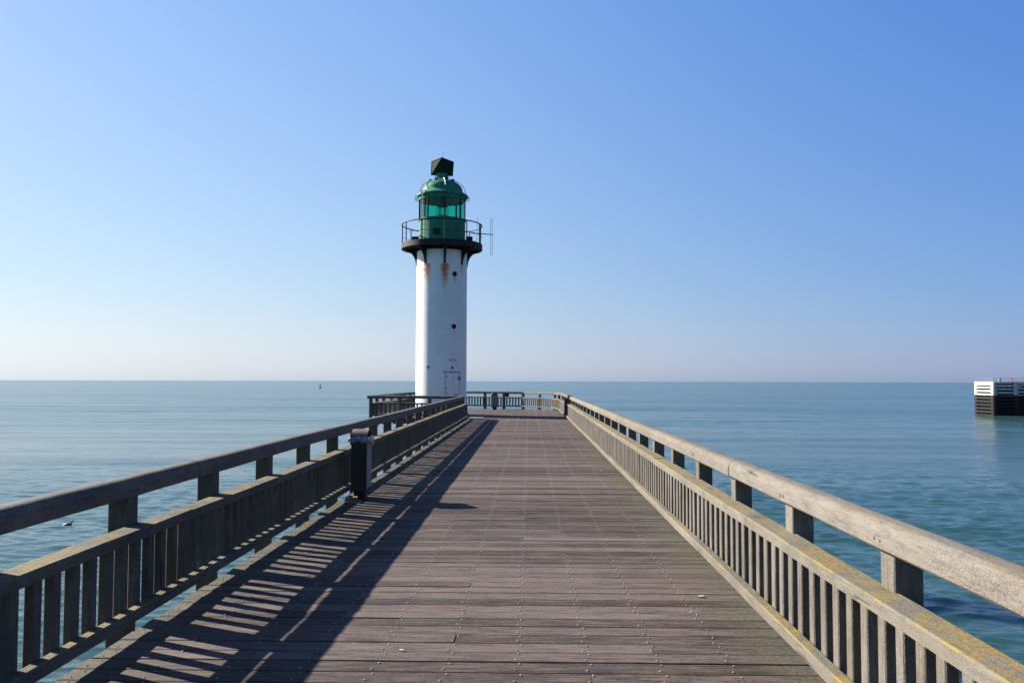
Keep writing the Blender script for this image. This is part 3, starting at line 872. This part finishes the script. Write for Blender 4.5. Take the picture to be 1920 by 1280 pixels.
# round-cornered columns at the corners and along the front
def column(x, y_, r_):
    b = MB(); b.lathe([(r_, JB), (r_, JZ-.06), (r_-.1, JZ)], seg=20); b.lathe([(0, JZ), (r_-.1, JZ)], seg=20)
    k = b.build('column', M['jetty'], jh); k.location = (x, y_, 0)
column(.65, .65, .66); column(.65, JL-.65, .60); column(5.6, .55, .62); column(10.6, .55, .62); column(15.4, .65, .66)
for k, z in enumerate(lv):
    hgt = .43 if k else .58
    b = MB(); b.box(.12, .52, 1.1, JL-1.0, z-hgt/2, z+hgt/2); b.build('beam', M['jetty'], jh)
    for x0_, x1_, yo in ((1.2, 5.05, .12), (6.15, 10.05, .75), (11.15, 14.9, .75)):
        dz = -.38 if x0_ < 2 else -.2
        b = MB(); b.box(x0_, x1_, yo, yo+.4, z-hgt/2+dz, z+hgt/2+dz); b.build('beam', M['jetty'], jh)
b = MB(); b.box(.2, JW, .2, JL-.2, JZ-.18, JZ+.02); b.build('top_slab', M['jetty'], jh)
def rail_line(pts):
    b = MB()
    for p, q in zip(pts[:-1], pts[1:]):
        p = Vector(p); q = Vector(q); L = (q-p).length; n = max(1, int(L/1.6))
        for z in (.42, .85): b.tube([p + Vector((0,0,z)), q + Vector((0,0,z))], .03, 5)
        for i in range(n+1): b.tube([p + (q-p)*i/n, p + (q-p)*i/n + Vector((0,0,.85))], .035, 5)
    return b.build('guard_rail', M['rail_grey'], jh)
rail_line([(.35, JL-.3, JZ), (.35, .35, JZ), (9.0, .35, JZ), (JW, .35, JZ)])
b = MB(); b.box(6.3, 6.9, .5, .72, JZ-1.25, JZ-.65); b.build('white_box', M['scrap'], jh)
b = MB(); c0 = Vector((4.6, .30, JZ+.3)); b.tube([c0 + Vector((.32*math.cos(t), 0, .32*math.sin(t))) for t in [2*math.pi*i/16 for i in range(16)]], .08, 6, closed=True); b.build('lifebuoy', M['lred'], jh)
b = MB(); b.box(2.2, 2.7, 1.2, 1.6, JZ, JZ+.75); b.build('cabinet', M['rail_grey'], jh)

# ------------------------------------------------------------------ light, sky
EL, AZ = R(29.6), R(65.5)
EXPO = 1.6
sd = bpy.data.lights.new('sun', 'SUN'); sd.energy = 5.0; sd.angle = R(.53); sd.color = (1.0, .95, .87)
so = bpy.data.objects.new('sun', sd); COL.objects.link(so)
sv = Vector((-math.sin(AZ)*math.cos(EL), math.cos(AZ)*math.cos(EL), math.sin(EL)))
so.rotation_euler = sv.to_track_quat('Z', 'Y').to_euler(); so.location = sv * 60
w = bpy.data.worlds.new('World'); S.world = w; w.use_nodes = True
n = w.node_tree.nodes; l = w.node_tree.links
sk = n.new('ShaderNodeTexSky'); sk.sky_type = 'NISHITA'; sk.sun_disc = False
sk.sun_elevation = EL; sk.sun_rotation = -AZ; sk.air_density = 1.0; sk.dust_density = 0.3; sk.ozone_density = 6.0; sk.altitude = 0
tc = n.new('ShaderNodeTexCoord'); ad = n.new('ShaderNodeVectorMath'); ad.operation = 'ADD'; ad.inputs[1].default_value = (0, 0, .004)
l.new(tc.outputs['Generated'], ad.inputs[0]); l.new(ad.outputs[0], sk.inputs[0])
# the sky of a clear hazy afternoon: each channel of the sky model through a power curve, paler to the horizon
sp = n.new('ShaderNodeSeparateColor'); cb = n.new('ShaderNodeCombineColor'); l.new(sk.outputs[0], sp.inputs[0])
def wm(op, a, b_=0.0, c_=None):
    x = n.new('ShaderNodeMath'); x.operation = op
    for i, v in enumerate((a, b_, c_)):
        if v is None: continue
        if isinstance(v, bpy.types.NodeSocket): l.new(v, x.inputs[i])
        else: x.inputs[i].default_value = v
    return x.outputs[0]
dr = n.new('ShaderNodeSeparateXYZ'); l.new(tc.outputs['Generated'], dr.inputs[0])
dx = wm('MINIMUM', wm('MAXIMUM', dr.outputs[0], -.6), .6); dx2 = wm('MULTIPLY', dx, dx)
hz = wm('EXPONENT', wm('MULTIPLY', wm('MAXIMUM', dr.outputs[2], 0.0), -1/.16))
hz5 = wm('POWER', hz, 5.0)
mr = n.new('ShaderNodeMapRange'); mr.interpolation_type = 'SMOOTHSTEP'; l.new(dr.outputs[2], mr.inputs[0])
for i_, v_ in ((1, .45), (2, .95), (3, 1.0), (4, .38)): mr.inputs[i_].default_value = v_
for i, (p0, g, ph, px, px2) in enumerate(((-1.477, 1.423, -1.464, -.173, -1.011), (-1.41, .755, -.414, -.327, -.447), (-.591, .292, -.234, -.198, -.033))):
    e = wm('MULTIPLY_ADD', hz, ph, p0 - math.log(.1 * 2**EXPO)); e = wm('MULTIPLY_ADD', dx, px, e); e = wm('MULTIPLY_ADD', dx2, px2, e); e = wm('MULTIPLY_ADD', wm('MULTIPLY', hz5, wm('MULTIPLY_ADD', dx, (.28, 0.0, -.12)[i], (.0, .04, .02)[i])), 1.0, e)
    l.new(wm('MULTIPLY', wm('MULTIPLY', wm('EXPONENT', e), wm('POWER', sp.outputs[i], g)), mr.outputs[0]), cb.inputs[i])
l.new(cb.outputs[0], n['Background'].inputs[0]); n['Background'].inputs[1].default_value = .1

# ------------------------------------------------------------------ camera
cd = bpy.data.cameras.new('camera'); cam = bpy.data.objects.new('camera', cd); COL.objects.link(cam); S.camera = cam
F = 1550.0; cd.sensor_width = 36; cd.sensor_fit = 'HORIZONTAL'; cd.lens = F/1920*36; cd.clip_start = .05; cd.clip_end = 20000
yaw = math.atan(33/F); pit = math.atan(72.2/F); roll = math.atan(5/1920)
f = Vector((-math.sin(yaw)*math.cos(pit), math.cos(yaw)*math.cos(pit), math.sin(pit)))
r = f.cross(Vector((0,0,1))).normalized(); u = r.cross(f)
r2 = r*math.cos(roll) + u*math.sin(roll); u2 = u*math.cos(roll) - r*math.sin(roll)
mt = Matrix((r2, u2, -f)).transposed().to_4x4(); mt.translation = Vector((0, 0, 1.65)); cam.matrix_world = mt

S.view_settings.view_transform = 'Standard'; S.view_settings.look = 'None'; S.view_settings.gamma = 1
S.view_settings.exposure = EXPO
S.render.engine = 'CYCLES'
S.cycles.max_bounces = 8; S.cycles.transparent_max_bounces = 16
